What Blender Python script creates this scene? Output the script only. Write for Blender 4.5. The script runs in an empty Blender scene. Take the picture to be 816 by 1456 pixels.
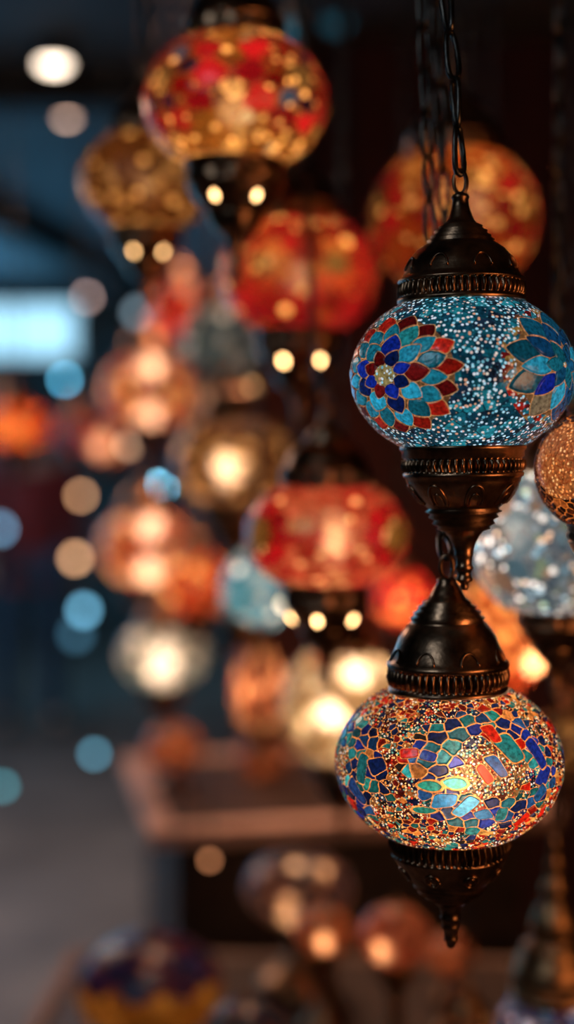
import bpy, math
import numpy as np
from mathutils import Vector, Matrix

# ------------------------------------------------------------------ camera
W, H, FPX = 816.0, 1456.0, 2022.0
CAM_Z, HORIZON = 1.5, 640.0
PITCH = math.atan((H / 2 - HORIZON) / FPX)
sc = bpy.context.scene
cam_d = bpy.data.cameras.new('camera')
cam = bpy.data.objects.new('camera', cam_d)
sc.collection.objects.link(cam)
cam.location = (0, 0, CAM_Z)
cam.rotation_euler = (math.pi / 2 - PITCH, 0, 0)
cam_d.sensor_fit = 'VERTICAL'
cam_d.sensor_height = 36.0
cam_d.lens = 36.0 * FPX / H
cam_d.clip_start = 0.02
cam_d.dof.use_dof = True
cam_d.dof.focus_distance = 0.885
cam_d.dof.aperture_fstop = 1.72
sc.camera = cam

# ------------------------------------------------------------------ world, light, exposure
w = bpy.data.worlds.new('world'); sc.world = w; w.use_nodes = True
w.node_tree.nodes['Background'].inputs[0].default_value = (0.10, 0.22, 0.35, 1)
w.node_tree.nodes['Background'].inputs[1].default_value = 0.006

def area(name, loc, aim, size, power, col, size_y=None):
    d = bpy.data.lights.new(name, 'AREA'); d.energy = power; d.color = col
    d.size = size
    if size_y: d.shape = 'RECTANGLE'; d.size_y = size_y
    o = bpy.data.objects.new(name, d); sc.collection.objects.link(o)
    o.location = loc
    o.rotation_euler = (Vector(aim) - Vector(loc)).to_track_quat('-Z', 'Y').to_euler()
    return o
area('cool_metal_fill', (-0.9, -0.2, 2.25), (0.15, 0.95, 1.45), 0.5, 4.4, (0.55, 0.80, 1.0))  # unseen cool area light added for reflections in the lamp metal
area('warm_metal_fill', (0.95, 0.25, 1.38), (0.15, 0.95, 1.35), 0.5, 5.6, (1.0, 0.45, 0.17))  # unseen warm area light added low to brighten caps and holders
area('table_fill', (-0.05, 2.75, 2.40), (-0.05, 2.45, 0.8), 0.5, 8.5, (1.0, 0.55, 0.34)).data.spread = math.radians(100)  # area light without fixture, added to brighten the display table edge
area('hall_blue_fill', (-2.9, 5.4, 1.3), (0.0, 6.5, 1.6), 2.2, 38, (0.12, 0.50, 0.85))  # out-of-view blue area light added to tint the hall
area('ceiling_fill', (-1.9, 7.0, 1.55), (-1.6, 6.4, 2.4), 1.4, 34, (0.10, 0.42, 0.75))  # added under the ceiling, throws blue light up onto it
area('floor_fill', (-1.6, 4.4, 2.40), (-1.1, 4.6, 0), 0.8, 52, (1.0, 0.66, 0.47))  # added without a fixture to warm and brighten the floor
area('far_wall_fill', (-1.4, 8.5, 2.35), (-0.8, 11.5, 1.0), 1.2, 50, (0.25, 0.55, 0.75))  # added area light that washes the far wall blue

sc.view_settings.view_transform = 'Standard'
sc.view_settings.look = 'None'
sc.view_settings.gamma = 1.0
sc.view_settings.use_curve_mapping = False
sc.view_settings.exposure = 0.0
cy = sc.cycles
cy.use_denoising = True
cy.use_adaptive_sampling = False
cy.sample_clamp_indirect = 6.0
cy.sample_clamp_direct = 60.0
cy.max_bounces = 7
cy.diffuse_bounces = 3
cy.glossy_bounces = 3
cy.transmission_bounces = 4
cy.transparent_max_bounces = 8
cy.caustics_reflective = False
cy.caustics_refractive = False

# ------------------------------------------------------------------ helpers
def at(px, py, D):
    """point on the ray of that pixel at world depth Y = D"""
    x = (px - W / 2) / FPX; y = -(py - H / 2) / FPX
    c, s = math.cos(PITCH), math.sin(PITCH)
    wy = c + y * s; wz = -s + y * c
    return Vector((x * D / wy, D, CAM_Z + wz * D / wy))

def mpp(D): return D / FPX

def nmat(name):
    m = bpy.data.materials.new(name); m.use_nodes = True
    nt = m.node_tree; nt.nodes.clear()
    out = nt.nodes.new('ShaderNodeOutputMaterial')
    return m, nt, out
def N(nt, t, **kw):
    n = nt.nodes.new('ShaderNode' + t)
    for k, v in kw.items():
        if k.startswith('i_'):
            key = k[2:]
            n.inputs[int(key) if key.isdigit() else key].default_value = v
        else: setattr(n, k, v)
    return n

def mat_surface(name, c1, c2, rough=0.6, metal=0.0, scale=8.0, bump=0.1, coords='Object', stretch=(1, 1, 1), detail=5, spec=0.5):
    m, nt, out = nmat(name)
    tc = N(nt, 'TexCoord'); mp = N(nt, 'Mapping'); mp.inputs['Scale'].default_value = stretch
    nt.links.new(tc.outputs[coords], mp.inputs[0])
    no = N(nt, 'TexNoise'); no.inputs['Scale'].default_value = scale; no.inputs['Detail'].default_value = detail
    nt.links.new(mp.outputs[0], no.inputs['Vector'])
    rp = N(nt, 'ValToRGB'); rp.color_ramp.elements[0].position = 0.35; rp.color_ramp.elements[1].position = 0.68
    rp.color_ramp.elements[0].color = (*c1, 1); rp.color_ramp.elements[1].color = (*c2, 1)
    nt.links.new(no.outputs['Fac'], rp.inputs[0])
    b = N(nt, 'BsdfPrincipled'); b.inputs['Roughness'].default_value = rough; b.inputs['Metallic'].default_value = metal
    b.inputs['Specular IOR Level'].default_value = spec
    nt.links.new(rp.outputs[0], b.inputs['Base Color'])
    bp = N(nt, 'Bump'); bp.inputs['Strength'].default_value = bump; bp.inputs['Distance'].default_value = 0.003
    nt.links.new(no.outputs['Fac'], bp.inputs['Height']); nt.links.new(bp.outputs[0], b.inputs['Normal'])
    nt.links.new(b.outputs[0], out.inputs[0])
    return m

def mat_emit(name, col, s):
    m, nt, out = nmat(name)
    e = N(nt, 'Emission'); e.inputs[0].default_value = (*col, 1); e.inputs[1].default_value = s
    nt.links.new(e.outputs[0], out.inputs[0]); return m

def mat_glass(name, dotscale, dotsize, palette, transp, translucent=0.75, gloss=0.06, bump=0.35, dotbump=0.5, clear=0.5, frost=0.55):
    """stained glass: colour from the tile map, which carries painted glints too, tiny glass beads from a 3-D cell pattern"""
    m, nt, out = nmat(name); L = nt.links.new
    a = N(nt, 'Attribute'); a.attribute_name = 'Tile'
    ad = N(nt, 'Attribute'); ad.attribute_name = 'Bead'
    tc = N(nt, 'TexCoord')
    vo = N(nt, 'TexVoronoi'); vo.inputs['Scale'].default_value = dotscale; vo.inputs['Randomness'].default_value = 0.85
    L(tc.outputs['Object'], vo.inputs['Vector'])
    mr = N(nt, 'MapRange'); mr.inputs['From Min'].default_value = dotsize * 0.82; mr.inputs['From Max'].default_value = dotsize * 1.12
    mr.inputs['To Min'].default_value = 1.0; mr.inputs['To Max'].default_value = 0.0
    L(vo.outputs['Distance'], mr.inputs['Value'])
    mu = N(nt, 'Math', operation='MULTIPLY'); L(mr.outputs[0], mu.inputs[0]); L(ad.outputs['Fac'], mu.inputs[1])
    sep = N(nt, 'SeparateColor'); L(vo.outputs['Color'], sep.inputs[0])
    rp = N(nt, 'ValToRGB'); cr = rp.color_ramp; cr.interpolation = 'CONSTANT'
    n = len(palette)
    while len(cr.elements) < n: cr.elements.new(0.5)
    for i, c in enumerate(palette):
        cr.elements[i].position = i / n; cr.elements[i].color = (*c, 1)
    L(sep.outputs[0], rp.inputs[0])
    # streaks and bubbles inside the glass
    nz = N(nt, 'TexNoise'); nz.inputs['Scale'].default_value = 420.0; nz.inputs['Detail'].default_value = 3.0
    L(tc.outputs['Object'], nz.inputs['Vector'])
    mrn = N(nt, 'MapRange'); mrn.inputs['From Min'].default_value = 0.3; mrn.inputs['From Max'].default_value = 0.7
    mrn.inputs['To Min'].default_value = 0.40; mrn.inputs['To Max'].default_value = 1.35
    L(nz.outputs['Fac'], mrn.inputs['Value'])
    sc_ = N(nt, 'VectorMath', operation='SCALE'); L(a.outputs['Color'], sc_.inputs[0]); L(mrn.outputs[0], sc_.inputs['Scale'])
    mx = N(nt, 'MixRGB'); L(mu.outputs[0], mx.inputs[0]); L(sc_.outputs[0], mx.inputs[1]); L(rp.outputs[0], mx.inputs[2])
    hsum = N(nt, 'Math', operation='MULTIPLY_ADD'); L(mu.outputs[0], hsum.inputs[0]); hsum.inputs[1].default_value = dotbump
    L(nz.outputs['Fac'], hsum.inputs[2])
    bp = N(nt, 'Bump'); bp.inputs['Strength'].default_value = bump; bp.inputs['Distance'].default_value = 0.0008
    L(hsum.outputs[0], bp.inputs['Height'])
    tr = N(nt, 'BsdfTranslucent'); di = N(nt, 'BsdfDiffuse'); gl = N(nt, 'BsdfGlossy'); tp = N(nt, 'BsdfRefraction'); tp.inputs['Roughness'].default_value = frost; tp.inputs['IOR'].default_value = 1.42
    gl.inputs['Roughness'].default_value = 0.16
    for b in (tr, di): L(mx.outputs[0], b.inputs[0])
    mt = N(nt, 'MixRGB'); mt.inputs[0].default_value = clear; L(mx.outputs[0], mt.inputs[1]); mt.inputs[2].default_value = (1, .86, .68, 1)
    L(mt.outputs[0], tp.inputs[0])
    for b in (di, gl): L(bp.outputs[0], b.inputs['Normal'])
    m1 = N(nt, 'MixShader'); m1.inputs[0].default_value = translucent; L(di.outputs[0], m1.inputs[1]); L(tr.outputs[0], m1.inputs[2])
    m2 = N(nt, 'MixShader'); m2.inputs[0].default_value = transp; L(m1.outputs[0], m2.inputs[1]); L(tp.outputs[0], m2.inputs[2])
    fr = N(nt, 'Fresnel'); fr.inputs[0].default_value = 1.45; L(bp.outputs[0], fr.inputs['Normal'])
    ma = N(nt, 'Math', operation='ADD'); L(fr.outputs[0], ma.inputs[0]); ma.inputs[1].default_value = gloss - 0.04
    ma.use_clamp = True
    m3 = N(nt, 'MixShader'); L(ma.outputs[0], m3.inputs[0]); L(m2.outputs[0], m3.inputs[1]); L(gl.outputs[0], m3.inputs[2])
    L(m3.outputs[0], out.inputs[0])
    return m

BRONZE = mat_surface('antique_bronze', (0.07, 0.040, 0.026), (0.40, 0.20, 0.11), rough=0.30, metal=1.0, scale=60, bump=0.3)
BRASS = mat_surface('aged_brass', (0.14, 0.070, 0.035), (0.55, 0.28, 0.13), rough=0.40, metal=1.0, scale=50, bump=0.2)
CHAINM = mat_surface('chain_steel', (0.03, 0.027, 0.025), (0.11, 0.085, 0.07), rough=0.3, metal=1.0, scale=90, bump=0.1)

def new_mesh(name, v, f, mat, parent=None, smooth=True):
    me = bpy.data.meshes.new(name); me.from_pydata([tuple(p) for p in v], [], f)
    me.materials.append(mat)
    if smooth: me.polygons.foreach_set('use_smooth', [True] * len(me.polygons))
    me.update()
    o = bpy.data.objects.new(name, me); sc.collection.objects.link(o)
    if parent: o.parent = parent
    return o
def empty(name, loc, rot=(0, 0, 0)):
    o = bpy.data.objects.new(name, None); sc.collection.objects.link(o)
    o.location = loc; o.rotation_euler = rot; o.empty_display_size = 0.02; return o
def tag(o, label=None, cat=None, group=None, kind=None):
    if label: o['label'] = label
    if cat: o['category'] = cat
    if group: o['group'] = group
    if kind: o['kind'] = kind
    return o

def lathe(v, f, prof, n=64, ribs=None, cx=0.0, cy_=0.0):
    """prof = [(r, z[, ribamp])] ; appends a surface of revolution"""
    b = len(v)
    for p in prof:
        r, z = p[0], p[1]; amp = p[2] if len(p) > 2 else 0
        for i in range(n):
            a = 2 * math.pi * i / n
            rr = r
            if amp and ribs: rr = r * (1 + amp * math.cos(a * ribs))
            v.append((cx + rr * math.sin(a), cy_ - rr * math.cos(a), z))
    for j in range(len(prof) - 1):
        for i in range(n):
            a0 = b + j * n + i; a1 = b + j * n + (i + 1) % n
            f.append((a0, a1, a1 + n, a0 + n))
    for j, flip in ((0, True), (len(prof) - 1, False)):
        if prof[j][0] > 1e-6:
            ring = [b + j * n + i for i in range(n)]
            f.append(tuple(reversed(ring)) if flip else tuple(ring))

def tube(v, f, pts, r, n=6, closed=False):
    b = len(v); m = len(pts); pts = [Vector(p) for p in pts]
    up = None
    for i in range(m):
        if closed: t = pts[(i + 1) % m] - pts[i - 1]
        else: t = pts[min(i + 1, m - 1)] - pts[max(i - 1, 0)]
        t.normalize()
        if up is None:
            up = t.orthogonal().normalized()
        up = (up - t * up.dot(t)); up.normalize()
        s = t.cross(up)
        rr = r[i] if isinstance(r, (list, tuple)) else r
        for k in range(n):
            a = 2 * math.pi * k / n
            v.append(pts[i] + (up * math.cos(a) + s * math.sin(a)) * rr)
    for i in range(m if closed else m - 1):
        for k in range(n):
            a0 = b + i * n + k; a1 = b + i * n + (k + 1) % n
            c0 = b + ((i + 1) % m) * n + k; c1 = b + ((i + 1) % m) * n + (k + 1) % n
            f.append((a0, a1, c1, c0))
    if not closed:
        f.append(tuple(reversed([b + k for k in range(n)])))
        f.append(tuple(b + (m - 1) * n + k for k in range(n)))

def box(v, f, lo, hi):
    b = len(v)
    for z in (lo[2], hi[2]):
        for (x, y) in ((lo[0], lo[1]), (hi[0], lo[1]), (hi[0], hi[1]), (lo[0], hi[1])): v.append((x, y, z))
    for q in ((3, 2, 1, 0), (4, 5, 6, 7), (0, 1, 5, 4), (1, 2, 6, 5), (2, 3, 7, 6), (3, 0, 4, 7)):
        f.append(tuple(b + i for i in q))

def chain_mesh(pts, link, width, wire, seg=14, ring=6, rng=None, twist0=0.6):
    """links strung along the polyline pts (Vectors), alternately turned"""
    v, f = [], []
    P = [Vector(p) for p in pts]
    L = [0.0]
    for a, b in zip(P[:-1], P[1:]): L.append(L[-1] + (b - a).length)
    def pos(s):
        s = max(0.0, min(L[-1], s))
        for i in range(len(P) - 1):
            if s <= L[i + 1] or i == len(P) - 2:
                d = L[i + 1] - L[i]
                return P[i].lerp(P[i + 1], (s - L[i]) / max(d, 1e-9))
    pitch = link - 2.2 * wire
    n = int(L[-1] / pitch)
    for k in range(n):
        a, b = pos(k * pitch), pos(k * pitch + pitch)
        t = (b - a).normalized()
        ang = twist0 + (k % 2) * math.pi / 2 + (rng.uniform(-0.25, 0.25) if rng is not None else 0)
        side = Vector((math.cos(ang), math.sin(ang), 0)); side = (side - t * side.dot(t)).normalized()
        nrm = t.cross(side)
        c = (a + b) / 2; hl = link / 2 - wire; hw = width / 2 - wire
        loop = []
        for q in range(seg):
            u = 2 * math.pi * q / seg
            cx, sx = math.cos(u), math.sin(u)
            y = math.copysign(abs(sx) ** 0.85, sx) * hl
            x = math.copysign(abs(cx) ** 0.7, cx) * hw
            loop.append(c + t * y + side * x + nrm * (0.18 * hw * math.sin(2 * u)))
        tube(v, f, loop, wire, ring, closed=True)
    return v, f

# ------------------------------------------------------------------ mosaic patterns
def unit(lon, lat):
    lon, lat = math.radians(lon), math.radians(lat)
    return np.array([math.cos(lat) * math.sin(lon), -math.cos(lat) * math.cos(lon), math.sin(lat)])
def seeds_uniform(n, rng):
    z = rng.uniform(-0.86, 0.86, n); a = rng.uniform(0, 2 * np.pi, n); r = np.sqrt(1 - z * z)
    return np.stack([r * np.sin(a), -r * np.cos(a), z], 1)
def seeds_relaxed(n, rng, k=6):
    out = seeds_uniform(1, rng)
    cand = seeds_uniform(n * k, rng)
    rmin = math.sqrt(4 * math.pi / n) * 0.62
    out = np.empty((n * 2, 3)); m = 0
    for c in cand:
        if m == 0 or np.max(out[:m] @ c) < math.cos(rmin):
            out[m] = c; m += 1
            if m >= n * 2: break
    return out[:m]
def seeds_var(ncand, radf, rng):
    cand = seeds_uniform(ncand, rng); rad = radf(cand)
    out = np.empty((ncand, 3)); orad = np.empty(ncand); m = 0
    for c, r in zip(cand, rad):
        if m:
            d = np.sqrt(np.maximum(0, 2 - 2 * (out[:m] @ c)))
            if np.any(d < 0.5 * (r + orad[:m])): continue
        out[m] = c; orad[m] = r; m += 1
    return out[:m], orad[:m]
def voronoi(P, S):
    n = len(P); idx = np.empty(n, int); e = np.empty(n, np.float32); f1 = np.empty(n, np.float32)
    St = S.astype(np.float32).T; Pf = P.astype(np.float32)
    for a in range(0, n, 16000):
        d = Pf[a:a + 16000] @ St
        i1 = np.argmax(d, 1); r = np.arange(len(i1)); d1 = d[r, i1].copy(); d[r, i1] = -2
        i2 = np.argmax(d, 1); d2 = d[r, i2]
        sep = np.linalg.norm(S[i1] - S[i2], axis=1)
        idx[a:a + 16000] = i1
        e[a:a + 16000] = (d1 - d2) / np.maximum(sep, 1e-6)     # distance to the shared edge
        f1[a:a + 16000] = np.sqrt(np.maximum(0, 2 - 2 * d1))
    return idx, e, f1
def local(P, lon, lat):
    c = unit(lon, lat); lo = math.radians(lon)
    e1 = np.array([math.cos(lo), math.sin(lo), 0]); e2 = np.cross(c, e1)
    if e2[2] < 0: e2 = -e2
    rho = np.arccos(np.clip(P @ c, -1, 1)); phi = np.arctan2(P @ e2, P @ e1)
    return rho, phi

def petals(P, C, B, Hh, lon, lat, rings, core, grout, rng, core_col=(0.9, 0.6, 0.2), gw=0.16):
    """paint one flower: rings = [(n, offset, rho_centre, half_len, half_width, [colours])], outermost first"""
    rho, phi = local(P, lon, lat)
    cover = np.zeros(len(P), bool)
    R = max(r[2] + r[3] * 0.45 for r in rings)
    fill = rho < R
    C[fill] = np.array(grout) * 0.3; B[fill] = 0.0
    for (n, off, rc, a, b, cols) in rings:
        step = 2 * math.pi / n
        k = np.round((phi - off) / step).astype(int); dphi = phi - off - k * step; k = k % n
        jit = rng.uniform(-0.12, 0.12, (n, 3))
        u = (rho - rc * (1 + 0.25 * jit[k, 0])) / (a * (1 + jit[k, 1])); v = rho * np.sin(dphi) / (b * (1 + jit[k, 2]))
        v = v + 0.25 * jit[k, 0] * 4 * u * 0.3
        d = 1 - np.abs(u) ** 1.7 - np.abs(v) ** 1.15
        ins = d > 0
        glass = d > gw
        tint = rng.uniform(0.55, 1.35, n)
        cc = np.array([cols[i % len(cols)] for i in rng.permutation(n * len(cols))[:n]]) if len(cols) > 1 else np.array([cols[0]] * n)
        C[ins] = grout; B[ins] = 0
        g = glass
        C[g] = cc[k[g]] * tint[k[g]][:, None]
        Hh[ins] = -0.25
        Hh[g] = np.minimum(1.0, (d[g] - gw) * 5)
        cover |= ins
    c = rho < core
    C[c] = np.array(core_col) * 0.45; B[c] = 1.0; Hh[c] = 0.3
    return cover

def field(P, C, B, Hh, n, cols, probs, rng, grout, gw, relax=True):
    S = seeds_relaxed(n, rng) if relax else seeds_uniform(n, rng)
    idx, e, _ = voronoi(P, S)
    cc = np.array(cols)[rng.choice(len(cols), len(S), p=np.array(probs) / sum(probs))] * rng.uniform(0.6, 1.25, len(S))[:, None]
    C[:] = cc[idx]
    g = e < gw
    C[g] = grout
    Hh[:] = np.minimum(1, np.maximum(0, (e - gw) / 0.02))

TEAL = (0.012, 0.18, 0.24); CYAN = (0.03, 0.42, 0.60); BLUE = (0.008, 0.025, 0.30); NAVY = (0.004, 0.014, 0.10)
RED = (0.50, 0.014, 0.006); DRED = (0.17, 0.006, 0.006); COPPER = (0.75, 0.30, 0.10); GOLD = (1.0, 0.55, 0.16)
BROWN = (0.20, 0.055, 0.02); CREAM = (1.0, 0.78, 0.48); GREEN = (0.10, 0.28, 0.10)

def pat_teal_flower(P, rng):
    n = len(P); C = np.zeros((n, 3)); B = np.ones(n); Hh = np.zeros(n)
    field(P, C, B, Hh, 900, [(0.004, 0.045, 0.075), (0.008, 0.12, 0.16), (0.015, 0.22, 0.26), (0.01, 0.025, 0.05)], [4, 4, 2.4, 2], rng, (0.006, 0.05, 0.07), 0.006, relax=False)
    Hh[:] = 0
    for lon in (-138, 128):
        petals(P, C, B, Hh, lon, 2, [(14, .2, .58, .13, .12, [RED, TEAL]), (10, 0, .38, .15, .12, [TEAL, BLUE])], .12, COPPER, rng)
    # left flower: red tips outside, teal and deep blue inside
    r2 = np.random.default_rng(5)
    # red/gold bead fringe of the right flower
    rho, phi = local(P, 60, 3)
    fr = (rho > .58) & (rho < .72)
    Sx = seeds_uniform(2200, r2); ix, ee, _ = voronoi(P[fr], Sx)
    colx = np.array([RED, DRED, (0.45, 0.22, 0.05), BROWN, (0.012, 0.12, 0.16), TEAL])[r2.integers(0, 6, len(Sx))]
    C[fr] = colx[ix] * 0.9
    petals(P, C, B, Hh, -41, -2, [(15, .10, .60, .125, .120, [RED, RED, DRED, RED]),
                                 (15, .31, .475, .14, .112, [TEAL, CYAN, TEAL, TEAL, (0.02, .25, .25)]),
                                 (9, .05, .32, .135, .118, [BLUE, TEAL, DRED, NAVY, CYAN]),
                                 (8, .35, .19, .10, .085, [BLUE, NAVY, DRED, BLUE])], .115, COPPER, r2, gw=0.13)
    petals(P, C, B, Hh, 60, 3, [(9, .05, .50, .19, .165, [(.008, .11, .16), (.01, .16, .26), (.006, .03, .2), (0.015, .08, .18), (.01, .13, .17), (0.20, .13, .07)]),
                                (9, .40, .34, .19, .12, [BLUE, (.01, .14, .2), CYAN, (0.01, .09, .22)]),
                                (6, .0, .15, .15, .09, [TEAL, (0.01, .1, .2)])], .03, COPPER, r2, gw=0.10)
    return C, B, Hh

def pat_fragments(P, rng):
    """crushed glass: large blue and teal pieces in wreaths, coloured grit between"""
    A_, R_ = (-69, 3), (20, 8)
    wreaths = [((-69, 3), .16, .66), ((22, 8), .30, .74), ((115, 0), .25, .6), ((-160, 4), .25, .6)]
    def radf(S):
        r = rng.uniform(.028, .072, len(S))
        for (lo, la), a, b in wreaths:
            rho, _ = local(S, lo, la)
            big = (rho > a) & (rho < b)
            r[big] = rng.uniform(.07, .155, big.sum())
            r[rho < a] = .03
        return r
    S, rad = seeds_var(12000, radf, rng)
    q = P + 0.006 * np.sin(P[:, [1, 2, 0]] * 60)
    q = q / np.linalg.norm(q, axis=1)[:, None]
    idx, e, _ = voronoi(q, S)
    n = len(S)
    small = [DRED, (0.008, 0.02, 0.12), (0.6, 0.22, 0.05), RED, (0.02, .20, .24), GOLD, NAVY, (0.03, 0.02, 0.02)]
    cc = np.array(small)[rng.choice(8, n, p=[.19, .16, .15, .13, .13, .06, .10, .08])]
    beadS = np.full(n, 0.0); beadS[rng.random(n) < .42] = 1.0
    for (lo, la), a, b in wreaths:
        rho, phi = local(S, lo, la)
        big = (rho > a) & (rho < b)
        pal = np.array([BLUE, (0.01, .07, .28), TEAL, (0.02, .32, .36), NAVY, (0.01, .10, .16), RED, CYAN, (0.5, .2, .06)])
        cc[big] = pal[rng.choice(9, big.sum(), p=[.20, .18, .18, .07, .14, .12, .04, .04, .03])]
        beadS[big] = np.where(rng.random(big.sum()) < .15, 1, 0)
        core = rho < a
        cc[core] = np.array([(0.45, .25, .10), (0.12, .12, .14), (0.35, .05, .02)])[rng.integers(0, 3, core.sum())]
        beadS[core] = 1
    beadS[(rad < .045) & (rng.random(n) < .7)] = 1.0
    cc = cc * rng.uniform(.45, 1.35, n)[:, None]
    cc[beadS > .5] *= .45
    C = cc[idx]; B = beadS[idx].copy(); Hh = np.minimum(1, np.maximum(0, (e - .006) / .012))
    g = (e < .0055) & (B < .5)
    C[g] = np.array((0.85, 0.36, 0.10)); B[g & (rng.random(len(g)) < 0.0)] = 0
    # the slab pieces that stand out: red and blue bars in the bead disc, teal and cyan leaves before the bulb
    def slab(lo, la, ang, hl, hw, col, pw=5.0):
        rho, phi = local(P, lo, la); x = rho * np.cos(phi - ang); y = rho * np.sin(phi - ang)
        sh = rng.uniform(-.35, .35); x = x + sh * y; y = y * (1 + rng.uniform(-2.6, 2.6) * x)
        d = 1 - np.abs(x / hl) ** pw - np.abs(y / hw) ** (pw * .8)
        gr = d > -0.55; gl = d > 0
        C[gr] = (0.85, 0.36, 0.10); B[gr] = 0; Hh[gr] = 0
        C[gl] = np.array(col); Hh[gl] = np.minimum(1.0, d[gl] * 6)
    slab(17.5, 8, 2.05, .105, .042, RED); slab(24, 12, 2.05, .13, .05, (0.01, .09, .36))
    slab(33, 22, 2.0, .16, .085, TEAL); slab(25, 32, 1.9, .10, .05, RED)
    slab(-9, 1, 0.0, .10, .055, (.02, .36, .36), 2); slab(3, 3, -.2, .10, .06, (.03, .42, .42), 2)
    slab(-2, -8, .1, .10, .075, (.01, .20, .55)); slab(8, -12, .9, .13, .06, (.03, .30, .62))
    slab(-12, -15, .05, .10, .038, (.02, .25, .25), 2); slab(17, -18, .2, .07, .06, (.01, .14, .4))
    slab(27, -19, 1.5, .08, .05, TEAL); slab(42, -26, .9, .09, .045, RED); slab(52, 2, 1.0, .11, .075, BLUE)
    slab(50, -9, .9, .09, .06, (0.01, .08, .3)); slab(50, 16, 1.9, .17, .06, BLUE)
    slab(-47, 6, 1.5, .16, .06, (.01, .13, .2)); slab(-37, 10, .5, .09, .08, NAVY); slab(-52, -10, 2.3, .14, .07, (.01, .05, .26))
    slab(-20, 20, .2, .08, .05, RED); slab(-10, 19, -.3, .07, .05, BLUE)
    return C, B, Hh

def pat_amber_grit(P, rng):
    n = len(P); C = np.zeros((n, 3)); B = np.ones(n); Hh = np.zeros(n)
    field(P, C, B, Hh, 700, [(0.03, 0.008, 0.005), (0.08, .02, .01), (0.4, .14, .04)], [6, 3, 1], rng, (0.75, .30, .08), .008)
    rho, phi = local(P, -38, 10); c = rho < .62
    C[c] = (0.55, .28, .12); Hh[c] = 0; B[:] = 0; B[c] = 1
    ix, ee, _ = voronoi(P[c], seeds_uniform(700, rng)); C[c] = np.where((ee < .01)[:, None], (0.3, .08, .03), (0.38, .17, .08))
    return C, B, Hh

def make_flower(lons, lat, rings, core, core_col, fieldcols, fp, nf, grout=GOLD, fgrout=(0.5, .16, .04)):
    def fn(P, rng):
        n = len(P); C = np.zeros((n, 3)); B = np.zeros(n); Hh = np.zeros(n)
        field(P, C, B, Hh, nf, fieldcols, fp, rng, fgrout, .008, relax=False)
        for lo in lons: B[petals(P, C, B, Hh, lo, lat, rings, core, grout, rng, core_col)] = -1
        return C, B, Hh
    return fn
def make_field(cols, p, nf, grout):
    def fn(P, rng):
        n = len(P); C = np.zeros((n, 3)); B = np.zeros(n); Hh = np.zeros(n)
        field(P, C, B, Hh, nf, cols, p, rng, grout, .01, relax=False)
        return C, B, Hh
    return fn

S_ = {}
R1, R2_ = (.70, .018, .035), (.40, .008, .022)
S_['teal_flower'] = pat_teal_flower
S_['fragments'] = pat_fragments
S_['amber_grit'] = pat_amber_grit
S_['ruby_gold'] = make_flower((-52, 44, 140, -135), 8, [(10, 0, .62, .22, .21, [R2_, R1]), (8, .3, .36, .17, .14, [(.22, .004, .006), (.10, .22, .6), (.06, .01, .05)])], .16, (0.5, .3, .12),
                              [(.42, .17, .03), (.16, .04, .01), (1.0, .62, .22), (1.0, .85, .6)], [5, 4, 1.6, .6], 420, grout=(.5, .16, .04))
S_['amber'] = make_field([(.40, .16, .05), (.28, .10, .03), (.75, .36, .12), (1.0, .65, .3)], [5, 4, 1.0, .35], 260, (.35, .12, .03))
S_['red_gold_centres'] = make_flower((-27, 27, 90, 150, -90, -150), 3, [(9, 0, .46, .15, .17, [R1, R2_]), (8, .3, .28, .16, .12, [(.85, .12, .05), (.95, .32, .09), (.6, .03, .03)])], .17, (1.0, .62, .22),
                              [R1, R2_, (.9, .2, .05)], [4, 4, 1], 300, grout=(.8, .18, .05), fgrout=(.4, .02, .01))
S_['orange_red_petals'] = make_flower((60, -66, 150, -150), 5, [(8, .2, .42, .18, .17, [R1, R2_])], .14, (1., .5, .15),
                              [(.60, .08, .02), (.85, .22, .05), (1.0, .50, .15), (.42, .02, .015)], [5, 3, .9, 2], 330, grout=(.6, .2, .05))
S_['red_pale_centre'] = make_flower((-60, 62, 160, -150), 2, [(10, 0, .48, .15, .2, [(.85, .014, .04), (.62, .01, .03)])], .30, (.75, .42, .12),
                              [(.85, .15, .10), (.95, .26, .17), (.75, .06, .06), (1., .5, .28)], [4, 4, 3, 1], 420, grout=(.8, .1, .04), fgrout=(.7, .08, .04))
S_['red'] = make_field([R1, R2_, (.8, .08, .03)], [4, 3, 2], 200, (.3, .01, .01))
S_['orange'] = make_field([(.85, .14, .05), (.65, .08, .03), (1., .34, .12)], [4, 4, 1], 160, (.5, .08, .03))
S_['teal'] = make_field([(.20, .30, .32), (.13, .20, .23), (.5, .42, .36)], [4, 4, 1.2], 180, (.05, .12, .14))
S_['sky'] = make_field([(.16, .48, .62), (.10, .36, .5), (.4, .55, .6)], [4, 4, 2], 160, (.1, .3, .4))
S_['silver_blue'] = make_flower((-50, 60, 160), 0, [(10, 0, .5, .2, .2, [(.15, .28, .36), (.22, .34, .40), (.45, .25, .16)])], .2, (.5, .5, .55),
                              [(.16, .30, .38), (.30, .38, .42), (.10, .20, .28), (.95, .85, .75), (.6, .35, .2), (.35, .5, .3)], [5, 4, 4, 1.6, 1.5, .8], 900, grout=(.35, .33, .33), fgrout=(.25, .25, .28))
S_['cream'] = make_field([(.75, .52, .26), (.55, .34, .14), (1., .85, .6), (.7, .18, .08)], [5, 4, 2, .6], 220, (.5, .26, .1))
S_['pearl_teal_edge'] = make_field([(.55, .5, .38), (.30, .42, .38), (.9, .8, .6)], [4, 4, 2], 120, (.2, .3, .28))
S_['salmon'] = make_field([(.50, .15, .09), (.34, .10, .06), (.85, .34, .2)], [4, 4, 2], 160, (.25, .06, .04))
S_['dusk_purple'] = make_field([(.20, .11, .12), (.12, .08, .11), (.35, .18, .14), (.06, .05, .09)], [4, 4, 2, 3], 200, (.10, .05, .05))
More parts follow.
